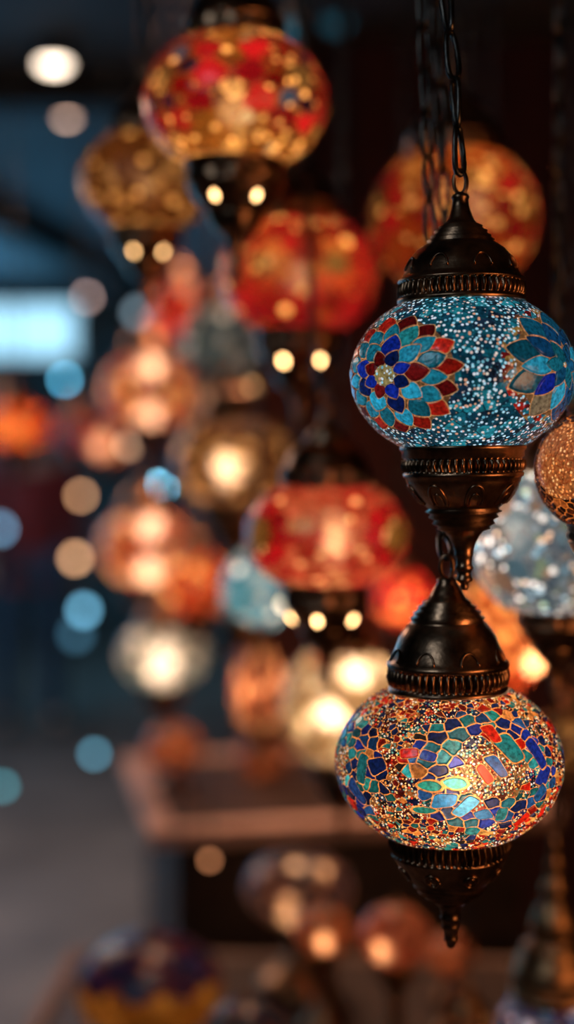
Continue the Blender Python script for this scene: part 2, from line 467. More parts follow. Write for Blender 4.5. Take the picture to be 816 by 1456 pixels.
def pat_amber_violet(P, rng):
    n = len(P); C = np.zeros((n, 3)); B = np.zeros(n); Hh = np.zeros(n)
    field(P, C, B, Hh, 300, [(.75, .30, .05), (.55, .19, .03), (1., .45, .09)], [4, 4, 1], rng, (.3, .1, .02), .01, relax=False)
    top = P[:, 2] > 0.25 + .08 * np.sin(np.arctan2(P[:, 0], P[:, 1]) * 9)
    C2 = C.copy(); field(P, C2, B, Hh, 300, [(.05, .02, .12), (.18, .03, .06), (.02, .03, .15)], [4, 2, 3], rng, (.04, .02, .05), .01, relax=False)
    C[top] = C2[top]
    return C, B, Hh
S_['amber_violet'] = pat_amber_violet
S_['blue_red_chips'] = make_field([(.03, .12, .35), (.3, .03, .03), (.1, .3, .45), (.5, .3, .3), (.02, .03, .15)], [4, 3, 3, 1, 3], 420, (.2, .12, .15))
S_['copper_glow'] = make_field([(.45, .16, .08), (.30, .10, .05), (.7, .3, .15)], [4, 4, 1], 160, (.2, .06, .03))

PAL_COOL = [(.95, .62, .50), (.85, .95, 1.0), (.45, .85, .95), (1.0, .85, .72), (.20, .55, .65), (.95, .95, .95), (.9, .4, .22), (.6, .9, 1.0)]
PAL_WARM = [(1, .72, .32), (.95, .42, .10), (.65, .05, .02), (1, .88, .66), (.12, .42, .48), (.95, .60, .25), (.75, .80, .95), (.35, .12, .05)]
PAL_AMBER = [(1, .66, .36), (.95, .45, .18), (1, .85, .6), (.5, .2, .08), (.3, .1, .04)]
GL_A = mat_glass('teal_mosaic_glass', 360, .37, PAL_COOL, 0.0, translucent=.87, gloss=.05)
GL_B = mat_glass('crushed_mosaic_glass', 560, .44, PAL_WARM, 0.06, translucent=.88, gloss=.05, clear=.10, frost=.55)
GL_C = mat_glass('amber_mosaic_glass', 430, .38, PAL_AMBER, 0.0, translucent=.8, gloss=.06)
GL_BG = mat_glass('mosaic_glass', 200, .3, PAL_WARM, 0.005, translucent=.94, gloss=.04, clear=.4, frost=.4)
GL_MID = mat_glass('hazy_mosaic_glass', 200, .3, PAL_WARM, 0.085, translucent=.94, gloss=.04, clear=.7, frost=.27)
GL_G = mat_glass('rose_mosaic_glass', 200, .3, PAL_WARM, 0.010, translucent=.94, gloss=.04, clear=.7, frost=.22)
GL_BG2 = mat_glass('clear_mosaic_glass', 200, .3, PAL_WARM, 0.13, translucent=.94, gloss=.04, clear=.7, frost=.38)

def glass_globe(parent, rx, ry, style, seed, cols, rows, mat, thick=0.0009, thmax=57.3, thmin=None, glint=None):
    rng = np.random.default_rng(seed)
    th1 = math.radians(thmax); th0 = -math.radians(thmin if thmin is not None else thmax)
    th = np.linspace(th0, th1, rows); la = np.linspace(0, 2 * np.pi, cols, endpoint=False)
    T, A = np.meshgrid(th, la, indexing='ij'); T = T.ravel(); A = A.ravel()
    P = np.stack([np.cos(T) * np.sin(A), -np.cos(T) * np.cos(A), np.sin(T)], 1)
    C, B, Hh = S_[style](P, rng)
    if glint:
        C = C * .28  # tile colours dimmed so the painted glints stand out
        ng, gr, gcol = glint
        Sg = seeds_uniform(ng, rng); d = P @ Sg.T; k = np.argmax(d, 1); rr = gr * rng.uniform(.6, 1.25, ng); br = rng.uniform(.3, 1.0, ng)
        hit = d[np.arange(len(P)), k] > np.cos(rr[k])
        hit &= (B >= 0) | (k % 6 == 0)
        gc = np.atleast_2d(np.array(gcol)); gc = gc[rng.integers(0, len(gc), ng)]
        C[hit] = gc[k[hit]] * br[k[hit]][:, None]  # sparkle put into the tile colour as bright spots
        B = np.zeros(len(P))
    V = P * np.array([rx, rx, ry])
    nn = P / np.array([rx, rx, ry]); nn /= np.linalg.norm(nn, axis=1)[:, None]
    fade = np.clip((th1 - T) / .05, 0, 1) * np.clip((T - th0) / .05, 0, 1)
    V = V + nn * (Hh * fade * thick)[:, None]
    me = bpy.data.meshes.new('glass_globe')
    me.vertices.add(len(V)); me.vertices.foreach_set('co', V.astype(np.float32).ravel())
    i = np.arange(rows - 1)[:, None] * cols; j = np.arange(cols)[None, :]; j2 = (j + 1) % cols
    F = np.stack([i + j, i + j2, i + cols + j2, i + cols + j], -1).reshape(-1, 4)
    me.loops.add(F.size); me.loops.foreach_set('vertex_index', F.ravel().astype(np.int32))
    me.polygons.add(len(F)); me.polygons.foreach_set('loop_start', np.arange(0, F.size, 4, dtype=np.int32))
    me.update(calc_edges=True); me.validate()
    me.polygons.foreach_set('use_smooth', np.ones(len(F), bool))
    at_ = me.attributes.new('Tile', 'FLOAT_COLOR', 'POINT')
    at_.data.foreach_set('color', np.concatenate([np.clip(C, 0, 1.2), np.ones((len(C), 1))], 1).astype(np.float32).ravel())
    ab = me.attributes.new('Bead', 'FLOAT', 'POINT'); ab.data.foreach_set('value', B.astype(np.float32))
    me.materials.append(mat)
    o = bpy.data.objects.new('glass_globe', me); sc.collection.objects.link(o); o.parent = parent
    return o

_em = {}
def emit_mat(col, s):
    k = (tuple(col), s)
    if k not in _em: _em[k] = mat_emit('lamp_glow', col, s)
    return _em[k]

# metalwork profiles in units of pixels of a globe 159 px in radius; z measured from the globe's rim
CAP_A = [(85, -4), (91, 0), (91, 5), (86, 7), (86, 9, .05), (87, 16, .05), (86, 25, .05), (86, 27), (90, 29), (89, 32), (84, 35), (81, 40), (78, 50), (72, 62), (62, 74), (50, 82), (45, 84),
         (48, 87), (41, 90), (43, 93), (36, 97), (38, 100), (30, 104), (31, 107), (22, 111), (17, 120), (13, 134), (11, 144), (13, 147), (12, 151), (6, 154), (0, 155)]
CAP_B = [(80, -6), (84, 0), (84, 5), (80, 7), (81, 9, .045), (83, 20, .045), (82, 30, .045), (82, 32), (86, 35), (85, 40), (82, 43), (79, 48), (74, 60), (68, 76), (62, 86), (54, 95), (49, 99), (53, 102), (46, 106), (48, 110), (40, 114),
         (42, 118), (34, 122), (35, 125), (27, 129), (22, 138), (18, 146), (13, 152), (14, 156), (10, 159), (0, 160)]
HOLD_A = [(85, 6), (90, 1), (90, -3), (87, -6), (87, -14), (83, -17), (84, -19, .05), (85, -26, .05), (83, -33, .05), (83, -35), (86, -37), (85, -42), (82, -44), (81, -49), (77, -56), (71, -66), (63, -76), (54, -84), (50, -88),
          (55, -92), (47, -95), (50, -100), (42, -104), (45, -109), (37, -113), (38, -117), (28, -120), (22, -128), (17, -138), (13, -150), (14, -154), (12, -157), (11, -168), (14, -172), (11, -176), (9, -184), (12, -187), (12, -191), (7, -194), (5, -197), (6, -200), (4, -204), (0, -205)]
HOLD_B = [(80, 6), (85, 1), (85, -2), (82, -5, .045), (84, -14, .045), (81, -24, .045), (81, -26), (83, -28), (80, -32), (75, -41), (70, -50), (62, -60), (54, -68), (50, -72), (52, -75), (44, -79), (46, -83), (35, -87), (36, -91), (26, -96), (22, -99),
          (15, -108), (13, -118), (15, -121), (13, -124), (12, -132), (13, -135), (10, -138), (9, -150), (10, -153), (7, -156), (5, -163), (0, -166)]

CAP_TALL = [(110, -10), (116, 0), (116, 10), (108, 14), (110, 16, .03), (112, 34, .03), (108, 36), (116, 42), (112, 60), (104, 90), (92, 112), (84, 120), (88, 128), (80, 136), (66, 150), (60, 158), (66, 164), (62, 200), (50, 232), (34, 252),
            (30, 262), (38, 270), (34, 296), (20, 318), (18, 330), (26, 340), (20, 362), (12, 392), (15, 398), (8, 430), (0, 440)]

def prof_r(prof, z):
    for a, b in zip(prof[:-1], prof[1:]):
        if (a[1] - z) * (b[1] - z) <= 0 and a[1] != b[1]:
            return a[0] + (b[0] - a[0]) * (z - a[1]) / (b[1] - a[1])
    return prof[-1][0]

CHAIN_TOP = 2.45
GLINK = 'mosaic lamps hanging in the stall'

def lamp(label, x, y, rx, ry, D, style, power=60, bulb_col=(1, .62, .32), mat=None, seed=1, res=(300, 110), capp=CAP_A, holdp=HOLD_A, metal=None,
         bulbs=((0, 0),), bulb_r=.010, hole_glows=True, hole_rot=0.0, hole_s=22.0, hole_col=(1, .55, .22), chain_pts=None, tilt=0.0, spin=0.0, seg=72, lit=True, detail=False, mscale=1.0, gn=90, gcol=(1, .62, .25), name='mosaic_lamp', category='lamp'):
    metal = metal or BRONZE
    c = at(x, y, D); dcam = D * math.cos(PITCH) + (CAM_Z - c.z) * math.sin(PITCH)
    m = dcam / FPX; RX, RY = rx * m, ry * m
    beta = -math.atan2(c.x, c.y)
    root = tag(empty(name, c, (0, math.radians(tilt), beta)), label, category, GLINK)
    gl_ = None
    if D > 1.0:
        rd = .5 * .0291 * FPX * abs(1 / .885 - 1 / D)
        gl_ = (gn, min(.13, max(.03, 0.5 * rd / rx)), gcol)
    glass_globe(root, RX, RY, style, seed, res[0], res[1], mat or GL_BG, glint=gl_)
    s = rx / 159.0 * m * mscale
    zt = RY * math.sin(math.radians(57.3)); zb = -zt
    capz = [(p[0] * s, zt + p[1] * s, *(p[2:])) for p in capp]
    holz = [(p[0] * s, zb + p[1] * s, *(p[2:])) for p in holdp]
    v, f = [], []; lathe(v, f, capz, seg, ribs=52)
    # eye at the top of the cap that takes the first link
    zc = capz[-1][1]; er = 11 * s
    loop = [Vector((er * math.sin(2 * math.pi * k / 20) * .8, er * .25 * math.sin(4 * math.pi * k / 20) * 0, zc + er * 1.25 - er * 1.5 * math.cos(2 * math.pi * k / 20))) for k in range(20)]
    tube(v, f, loop, 3.2 * s, 8, closed=True)
    if detail:
        for z0 in (15,):        # leaf dimples round the dome
            for k in range(8):
                a0 = 2 * math.pi * (k + .5) / 8
                arc = []
                for q in range(17):
                    u = math.pi * q / 16; zz = 44 + 17 * math.sin(u); aa = a0 + .16 * math.cos(u)
                    r = prof_r(capp, zz) + .8
                    arc.append((r * s * math.sin(aa), -r * s * math.cos(aa), zt + zz * s))
                tube(v, f, arc, 1.7 * s, 6)
    new_mesh('cap', v, f, metal, root)
    v, f = [], []; lathe(v, f, holz, seg, ribs=52)
    if detail:
        for k in range(8):
            a0 = 2 * math.pi * (k + (.30 if holdp is HOLD_A else .55)) / 8
            z0, hz, wa = (-80, 27, .19) if holdp is HOLD_A else (-62, 18, .14)
            for sc2, rr in ((1.0, 2.2), (.55, 1.5)):
                arc = []
                for q in range(25):
                    u = (math.pi * q / 24) if holdp is HOLD_A else 2 * math.pi * q / 24
                    zz = z0 + hz * sc2 * math.sin(u) * (1 if holdp is HOLD_A else .5) + (0 if holdp is HOLD_A else 11); aa = a0 + wa * sc2 * math.cos(u)
                    r = prof_r(holdp, zz) + .6
                    arc.append((r * s * math.sin(aa), -r * s * math.cos(aa), zb + zz * s))
                tube(v, f, arc, rr * s, 6)
    new_mesh('holder', v, f, metal, root)
    # bulbs
    if lit:
        for (bx, by) in bulbs:
            v, f = [], []
            br = bulb_r
            bc = Vector((bx * m, 0, -by * m))
            pr = [(0.0001, -br)] + [(br * math.sin(math.pi * k / 8), -br * math.cos(math.pi * k / 8)) for k in range(1, 6)] + [(br * .5, br * .9), (0.0001, br * 1.0)]
            lathe(v, f, [(r, z + bc.z) for r, z in pr], 12, cx=bc.x)
            new_mesh('bulb', v, f, emit_mat(bulb_col, power), root)
    if hole_glows:  # glowing discs set on the holder in place of bulb-lit punched holes
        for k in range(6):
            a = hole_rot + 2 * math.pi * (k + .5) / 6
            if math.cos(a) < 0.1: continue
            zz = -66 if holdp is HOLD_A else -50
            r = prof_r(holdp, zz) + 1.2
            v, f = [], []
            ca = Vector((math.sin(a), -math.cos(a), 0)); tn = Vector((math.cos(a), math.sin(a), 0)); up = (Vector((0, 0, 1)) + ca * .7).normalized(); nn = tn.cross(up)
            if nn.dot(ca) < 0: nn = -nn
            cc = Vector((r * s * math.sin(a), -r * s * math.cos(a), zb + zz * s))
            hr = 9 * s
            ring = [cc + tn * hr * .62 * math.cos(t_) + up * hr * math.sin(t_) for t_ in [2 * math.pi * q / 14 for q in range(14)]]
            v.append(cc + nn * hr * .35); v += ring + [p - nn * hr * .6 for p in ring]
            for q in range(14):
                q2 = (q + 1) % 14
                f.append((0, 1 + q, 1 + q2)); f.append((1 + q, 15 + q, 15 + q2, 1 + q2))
            new_mesh('hole_glow_disc', v, f, emit_mat(hole_col, hole_s), root)
    # chain up to the ceiling
    top = root.matrix_basis @ Vector((0, 0, zc + er * 2.3))
    if chain_pts: pts = [top] + [at(*p) for p in chain_pts]
    else: pts = [top]
    last = pts[-1]
    if last.z < CHAIN_TOP: pts.append(Vector((last.x, last.y, CHAIN_TOP)))
    link = .036 if D < 1.2 else .034
    v, f = chain_mesh(pts, link, .0118, .0019 if D < 1.2 else .0019, seg=16 if D < 1.2 else 10, ring=8 if D < 1.2 else 5, rng=np.random.default_rng(seed + 77))
    inv = root.matrix_basis.inverted()
    new_mesh('chain', [inv @ Vector(p) for p in v], f, CHAINM, root)
    return root

# ------------------------------------------------------------------ the place: hall and stall
FLOOR = mat_surface('stone_floor', (.12, .105, .10), (.23, .20, .185), rough=.55, scale=2.5, bump=.05)
CEIL = mat_surface('dark_ceiling', (.05, .06, .065), (.10, .12, .13), rough=.8, scale=3)
WALLR = mat_surface('dark_red_wall', (.030, .006, .005), (.075, .012, .009), rough=.85, scale=6, stretch=(1, 1, .15))
WALLF = mat_surface('hall_wall', (.05, .075, .085), (.12, .16, .18), rough=.9, scale=2)
DARKW = mat_surface('dark_wood', (.022, .010, .006), (.055, .026, .015), rough=.5, scale=20, stretch=(1, 8, 1))
PALEW = mat_surface('pale_wood', (.62, .35, .26), (.80, .50, .38), rough=.5, scale=14, stretch=(1, 6, 1))
DIMPALEW = mat_surface('dim_pale_wood', (.16, .085, .055), (.26, .15, .10), rough=.55, scale=14, stretch=(1, 6, 1))  # darker copy of the pale wood, so the near edge looks dim
BEAMM = mat_surface('dark_beam', (.012, .012, .013), (.03, .03, .03), rough=.8, scale=5)

def solid(name, lo, hi, m, kind='structure', parent=None):
    v, f = [], []; box(v, f, lo, hi); o = new_mesh(name, v, f, m, parent, smooth=False)
    if kind: o['kind'] = kind
    return o
solid('floor', (-4.2, -1.5, -.05), (3.0, 12.6, 0), FLOOR)
solid('ceiling', (-4.2, -1.5, 2.45), (3.0, 12.6, 2.55), CEIL)
solid('wall_far', (-4.2, 12.5, 0), (3.0, 12.6, 2.45), WALLF)
solid('wall_back', (-.12, 3.35, 0), (2.6, 3.45, 2.45), WALLR)
solid('wall_right', (1.5, -1.5, 0), (1.6, 3.35, 2.45), WALLR)
solid('wall_left', (-4.2, -1.5, 0), (-4.1, 12.5, 2.45), WALLF)
v, f = [], []
p0, p1 = at(-40, 276, 5.3), at(175, 388, 7.6)
d = Vector((p1.x - p0.x, p1.y - p0.y, 0)).normalized(); sd = Vector((-d.y, d.x, 0)) * .07
a, b = p0 - d * 1.5, p1 + d * 2.5
for z in (2.33, 2.45):
    for q in (a - sd, b - sd, b + sd, a + sd): v.append((q.x, q.y, z))
f = [(3, 2, 1, 0), (4, 5, 6, 7), (0, 1, 5, 4), (1, 2, 6, 5), (2, 3, 7, 6), (3, 0, 4, 7)]
o = new_mesh('trim_1', v, f, BEAMM, smooth=False); o['kind'] = 'structure'
solid('trim_2', (-4.1, 8.3, 2.27), (1.0, 8.5, 2.45), BEAMM)
solid('trim_3', (-4.1, 3.6, 2.36), (-.3, 3.72, 2.45), BEAMM)

# backlit panel far down the hall
pc = at(40, 471, 8.0)
root = tag(empty('light_panel', pc), 'glowing pale blue light panel hung under the hall ceiling', 'light panel')
hw, hh = 68 * mpp(8), 36 * mpp(8)
v, f = [], []; box(v, f, (-hw, -.02, -hh), (hw, .03, hh)); new_mesh('diffuser', v, f, mat_emit('panel_light', (.40, .76, 1.0), 1.6), root, smooth=False)
v, f = [], []
box(v, f, (-hw - .04, -.03, hh), (hw + .04, .06, hh + .04)); box(v, f, (-hw - .04, -.03, -hh - .04), (hw + .04, .06, -hh))
box(v, f, (-hw - .04, -.03, -hh), (-hw, .06, hh)); box(v, f, (hw, -.03, -hh), (hw + .04, .06, hh)); box(v, f, (-hw, .035, -hh), (hw, .06, hh))
new_mesh('frame', v, f, BEAMM, root, smooth=False)
for sx in (-1, 1):
    v, f = [], []; tube(v, f, [(sx * hw * .8, 0.01, hh + .03), (sx * hw * .8, 0.01, 2.45 - pc.z)], .008); new_mesh('hanger', v, f, BEAMM, root)

# ceiling spotlights
def downlight(px, py, r, col, s, label):
    D = .93 * FPX / (HORIZON - py)
    c = at(px, py, D)
    root = tag(empty('ceiling_spotlight', (c.x, c.y, 2.45)), label, 'spotlight')
    v, f = [], []; lathe(v, f, [(r * 1.25, 0), (r * 1.35, -.012), (r * 1.3, -.03), (r * 1.02, -.045), (r * 1.02, -.03), (r * .3, -.028)], 28); new_mesh('housing', v, f, BEAMM, root)
    v, f = [], []; lathe(v, f, [(r, -.034), (r * .95, -.05), (r * .6, -.058), (0.0001, -.06)], 28); new_mesh('lens', v, f, mat_emit('spot_glass', col, s), root)
downlight(76, 83, .034, (1, .80, .62), 7, 'large bright warm white spotlight in the dark ceiling')
downlight(95, 157, .021, (1, .62, .45), 6, 'smaller peach coloured spotlight on the ceiling below the bright one')

# ------------------------------------------------------------------ person far down the hall
def skin(name, pts, edges, radii, mat, parent=None, root_i=0, lv=2):
    me = bpy.data.meshes.new(name); me.from_pydata(pts, edges, []); me.materials.append(mat)
    o = bpy.data.objects.new(name, me); sc.collection.objects.link(o)
    sm = o.modifiers.new('skin', 'SKIN'); sm.use_smooth_shade = True
    for i, r in enumerate(radii):
        me.skin_vertices[0].data[i].radius = (r, r) if not isinstance(r, tuple) else r
    me.skin_vertices[0].data[root_i].use_root = True
    ss = o.modifiers.new('sub', 'SUBSURF'); ss.levels = lv; ss.render_levels = lv
    if parent: o.parent = parent
    return o
SKIN = mat_surface('skin', (.42, .24, .17), (.50, .30, .22), rough=.5)
SHIRT = mat_surface('red_shirt', (.16, .012, .012), (.24, .02, .018), rough=.9)
JEANS = mat_surface('navy_trousers', (.012, .03, .055), (.02, .05, .085), rough=.9)
HAIR = mat_surface('dark_hair', (.01, .008, .006), (.03, .02, .015), rough=.6)
SHOE = mat_surface('dark_shoe', (.015, .012, .01), (.03, .025, .02), rough=.5)
pb = at(42, 700, 7.5)
per = tag(empty('person', (pb.x, 7.5, 0), (0, 0, .3)), 'person in a dark red top and navy trousers standing in the aisle', 'person')
body = [(0, 0, .95), (0, 0, 1.10), (0, 0, 1.30), (0, 0, 1.44), (0, 0, 1.50), (0, -.01, 1.58), (0, -.015, 1.66),
        (.18, 0, 1.42), (.24, .0, 1.14), (.25, -.07, .90), (-.18, 0, 1.42), (-.24, 0, 1.14), (-.24, -.10, .91),
        (.10, 0, .90), (.11, -.01, .48), (.12, .02, .09), (.13, -.13, .045), (-.10, 0, .90), (-.12, -.05, .48), (-.13, .06, .09), (-.15, -.08, .045)]
ed = [(0, 1), (1, 2), (2, 3), (3, 4), (4, 5), (5, 6), (3, 7), (7, 8), (8, 9), (3, 10), (10, 11), (11, 12), (0, 13), (13, 14), (14, 15), (15, 16), (0, 17), (17, 18), (18, 19), (19, 20)]
rd = [(.15, .11), (.135, .10), (.16, .115), (.12, .09), .052, .075, .082, .055, .040, .028, .055, .040, .028, .085, .055, .038, .035, .085, .055, .038, .035]
skin('body', body, ed, rd, SKIN, per)
sh = body[:4] + [body[7], body[8], (.25, -.06, .95), body[10], body[11], (-.24, -.09, .96), (0, 0, .88)]
skin('top', sh, [(0, 1), (1, 2), (2, 3), (3, 4), (4, 5), (5, 6), (3, 7), (7, 8), (8, 9), (0, 10)],
     [(.175, .135), (.165, .125), (.185, .14), (.135, .105), .075, .058, .048, .075, .058, .048, (.18, .14)], SHIRT, per)
tr = [(0, 0, .96), body[13], body[14], (.12, .02, .06), body[17], body[18], (-.13, .06, .06)]
skin('trousers', tr, [(0, 1), (1, 2), (2, 3), (0, 4), (4, 5), (5, 6)], [(.165, .125), .105, .078, .065, .105, .078, .065], JEANS, per)
skin('hair', [(0, .03, 1.60), (0, .035, 1.67), (0, 0, 1.715)], [(0, 1), (1, 2)], [.07, .088, .075], HAIR, per, lv=1)
for s_, (x_, y_) in ((1, (.125, -.03)), (-1, (-.14, .01))):
    skin('shoe', [(x_, y_ + .05, .045), (x_ + .005 * s_, y_ - .05, .042), (x_ + .01 * s_, y_ - .14, .05)], [(0, 1), (1, 2)], [(.045, .045), (.046, .040), (.042, .030)], SHOE, per, lv=1)
    # fingers curl at each side
    hx, hy, hz = (body[9] if s_ > 0 else body[12])
    for q in range(5):
        fx = hx + (q - 2) * .004 * s_; fy = hy + (q - 2) * .018
        skin('finger', [(hx, hy + (q - 2) * .012, hz), (fx, fy, hz - .06), (fx - .01 * s_, fy, hz - (.085 + .012 * (2 - abs(q - 2))))], [(0, 1), (1, 2)], [.012, .009, .007], SKIN, per, lv=1)

# ------------------------------------------------------------------ display tables
def table(name, label, corner, ang, wx, wy, ztop, rim=.03, rimh=.05, edge=None):
    root = tag(empty(name, (corner[0], corner[1], 0), (0, 0, ang)), label, 'table')
    v, f = [], []; box(v, f, (rim, rim, ztop - .035), (wx - rim, wy - rim, ztop - .006)); new_mesh('tabletop', v, f, DARKW, root, smooth=False)
    v, f = [], []
    box(v, f, (0, 0, ztop - rimh), (wx, rim, ztop)); box(v, f, (0, wy - rim, ztop - rimh), (wx, wy, ztop))
    box(v, f, (0, rim, ztop - rimh), (rim, wy - rim, ztop)); box(v, f, (wx - rim, rim, ztop - rimh), (wx, wy - rim, ztop))
    o = new_mesh('edge_moulding', v, f, edge or PALEW, root, smooth=False)
    bv = o.modifiers.new('b', 'BEVEL'); bv.width = .004; bv.segments = 2
    for x in (rim + .005, wx - rim - .055):
        for y in (rim + .005, wy - rim - .055):
            v, f = [], []; box(v, f, (x, y, 0), (x + .05, y + .05, ztop - .035)); new_mesh('leg', v, f, DARKW, root, smooth=False)
    for nm, lo, hi in (('front_dark_fill', (rim + .055, rim + .01, .08), (wx - rim - .055, rim + .03, ztop - .035)), ('side_dark_fill', (rim + .01, rim + .055, .08), (rim + .03, wy - rim - .055, ztop - .035))):  # boards added to darken the open space under the tabletop
        v, f = [], []; box(v, f, lo, hi); new_mesh(nm, v, f, DARKW, root, smooth=False)
    return root
c1 = at(212, 1182, 2.42)
table('display_table', 'dark display table with a pale wooden edge in the middle of the stall', (c1.x, c1.y), math.radians(11), .75, .62, c1.z, rim=.046, rimh=.03)
T2 = .725
table('display_table', 'low dark table with pale edge in front, crowded with table lamps', (-.385, 1.32), math.radians(-3), 1.15, .86, T2, rim=.024, rimh=.045, edge=DIMPALEW)

# ------------------------------------------------------------------ hanging lamps
lamp('teal blue mosaic lamp with red and blue petal flowers and white beads', 657, 533, 159, 122, .925, 'teal_flower', power=17, bulb_col=(.80, .92, 1.0), mat=GL_A, seed=3,
     res=(1500, 560), hole_glows=False, detail=True, bulb_r=.016, seg=312, tilt=-.9, chain_pts=[(653, 240, .928), (648, 130, .93), (634, -5, .94), (630, -40, .945)])
lamp('multicoloured crushed glass lamp with warm glow, hanging lowest on the right', 638, 1083, 160, 122, .94, 'fragments', power=78, bulb_col=(1, .72, .46), mat=GL_B, seed=8,
     res=(1700, 620), capp=CAP_B, holdp=HOLD_B, hole_glows=False, detail=True, bulb_r=.011, bulbs=((18, 20),), seg=312, tilt=-.9,
     chain_pts=[(630, 760, .970), (624, 640, 1.01), (618, 480, 1.03), (612, 330, 1.035), (600, 0, 1.05)])
lamp('brown and amber crackle mosaic lamp cut off by the right edge', 864, 668, 102, 92, .93, 'amber_grit', power=27, mat=GL_C, seed=4, res=(900, 320), hole_glows=False, bulb_r=.010)
lamp('large silvery blue mosaic lamp behind the amber one', 790, 768, 122, 118, 1.2, 'silver_blue', power=150, bulb_col=(1, .92, .85), seed=5, res=(520, 200), bulb_r=.010, hole_glows=False, bulbs=((-45, -5),), mscale=.8, gn=520, gcol=[(1, .92, .85), (.55, .82, 1), (1, .62, .4), (.65, .9, .6), (1, .95, .9), (.3, .6, .8)])
lamp('orange and red mosaic lamp behind the teal lamp cap', 645, 312, 120, 108, 1.48, 'orange_red_petals', power=170, seed=6, bulb_r=.009, bulbs=((22, -15),), hole_glows=False, gn=130)
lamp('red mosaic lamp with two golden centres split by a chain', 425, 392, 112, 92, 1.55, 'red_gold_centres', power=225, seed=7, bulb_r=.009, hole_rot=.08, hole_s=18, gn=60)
lamp('red mosaic lamp with pale glowing middle above three glowing spots', 464, 760, 115, 84, 1.35, 'red_pale_centre', power=225, seed=9, bulb_r=.008, bulbs=((8, 4),), mat=GL_G, hole_rot=.28, hole_s=15, gn=60, gcol=(1, .6, .35),
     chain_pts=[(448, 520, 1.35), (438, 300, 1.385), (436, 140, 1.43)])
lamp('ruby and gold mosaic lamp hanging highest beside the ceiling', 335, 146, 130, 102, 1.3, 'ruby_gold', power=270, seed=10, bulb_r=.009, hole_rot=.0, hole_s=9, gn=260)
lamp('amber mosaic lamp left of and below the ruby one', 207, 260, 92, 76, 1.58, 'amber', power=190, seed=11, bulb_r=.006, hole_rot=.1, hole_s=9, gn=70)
lamp('golden mosaic lamp with bright bulb spot, between the red lamps', 332, 656, 84, 70, 2.2, 'amber', power=62, bulb_col=(1, .64, .42), seed=12, bulb_r=.013, bulbs=((-6, 6),), mat=GL_MID, hole_glows=False, gn=60)
lamp('small red mosaic lamp behind the two-centred red one', 256, 440, 44, 44, 2.7, 'red', power=130, bulb_col=(1, .55, .25), seed=13, bulb_r=.012, hole_glows=False, bulbs=((8, 18),), gn=30, gcol=(1, .35, .12))
lamp('grey teal mosaic lamp behind the two-centred red one', 318, 482, 62, 52, 2.42, 'teal', power=100, bulb_col=(1, .8, .65), seed=14, bulb_r=.008, hole_glows=False, gn=40, gcol=(.7, .7, .62))
lamp('orange mosaic lamp showing two stacked bright spots', 212, 556, 66, 58, 2.9, 'orange', power=44, bulb_col=(1, .62, .42), seed=15, bulb_r=.017, bulbs=((0, -22), (0, 22)), mat=GL_MID, hole_glows=False, gn=40)  # second bulb added in place of the bulb's reflection
lamp('small peach mosaic lamp below the grey teal one', 304, 562, 27, 26, 2.6, 'salmon', power=17, seed=16, bulb_r=.013, hole_glows=False, mat=GL_BG2, gn=20, gcol=(1, .65, .45))
lamp('orange mosaic lamp with one round bright bulb on the left', 208, 778, 66, 58, 2.8, 'orange', power=50, bulb_col=(1, .63, .44), seed=17, bulb_r=.016, bulbs=((4, -18), (2, 22)), mat=GL_MID, hole_glows=False, gn=40)
lamp('orange red mosaic lamp beside the pale blue one', 278, 828, 48, 52, 2.50, 'orange', power=130, bulb_col=(1, .55, .28), seed=18, bulb_r=.010, hole_glows=False, gn=20)
lamp('pale sky blue tilted mosaic lamp under the red lamps', 372, 834, 56, 62, 1.80, 'sky', power=90, bulb_col=(1, .85, .7), seed=19, bulb_r=.010, hole_glows=False, tilt=28, gn=30, gcol=(.8, .8, .75))
lamp('small plain red mosaic lamp beside the lowest lamp cap', 572, 850, 40, 44, 1.9, 'red', power=140, bulb_col=(1, .6, .3), seed=20, bulb_r=.009, hole_glows=False, gn=20, gcol=(1, .3, .1))
lamp('orange red mosaic lamp with bright spots behind the lowest lamp', 696, 900, 86, 84, 1.9, 'orange', power=170, bulb_col=(1, .52, .24), seed=21, bulb_r=.010, bulbs=((48, 32), (-20, 0)), mat=GL_MID, hole_glows=False)
lamp('pearly mosaic lamp with teal rim and bright centre', 232, 932, 62, 48, 2.64, 'pearl_teal_edge', power=36, bulb_col=(1, .76, .60), seed=22, bulb_r=.020, bulbs=((0, 8),), mat=GL_MID, hole_glows=False, gn=50, gcol=(1, .85, .65))
lamp('cream gold mosaic lamp glowing brightly behind the lowest lamp', 486, 1002, 86, 92, 1.72, 'cream', power=72, bulb_col=(1, .68, .46), seed=23, bulb_r=.012, bulbs=((14, -34), (-10, 10)), mat=GL_MID, hole_glows=False, gn=80, gcol=(1, .8, .5))
lamp('tall narrow salmon mosaic lamp left of the cream one', 366, 978, 36, 72, 2.0, 'salmon', power=120, seed=24, bulb_r=.008, hole_glows=False, gn=40, gcol=(1, .5, .28))
lamp('small dark red mosaic lamp far behind on the left', 118, 612, 36, 30, 3.9, 'red', power=30, bulb_col=(1, .5, .3), seed=25, bulb_r=.014, hole_glows=False, gn=10, gcol=(1, .2, .1))
lamp('small orange red mosaic lamp beneath the dark red one', 158, 628, 34, 30, 3.3, 'orange', power=22, bulb_col=(1, .5, .3), seed=26, bulb_r=.015, hole_glows=False, mat=GL_BG2, bulbs=((-10, 4),), gn=20)
lamp('orange mosaic lamp cut off by the left edge', 22, 605, 50, 34, 3.4, 'orange', power=160, bulb_col=(1, .50, .16), seed=27, bulb_r=.014, hole_glows=False, gn=12)
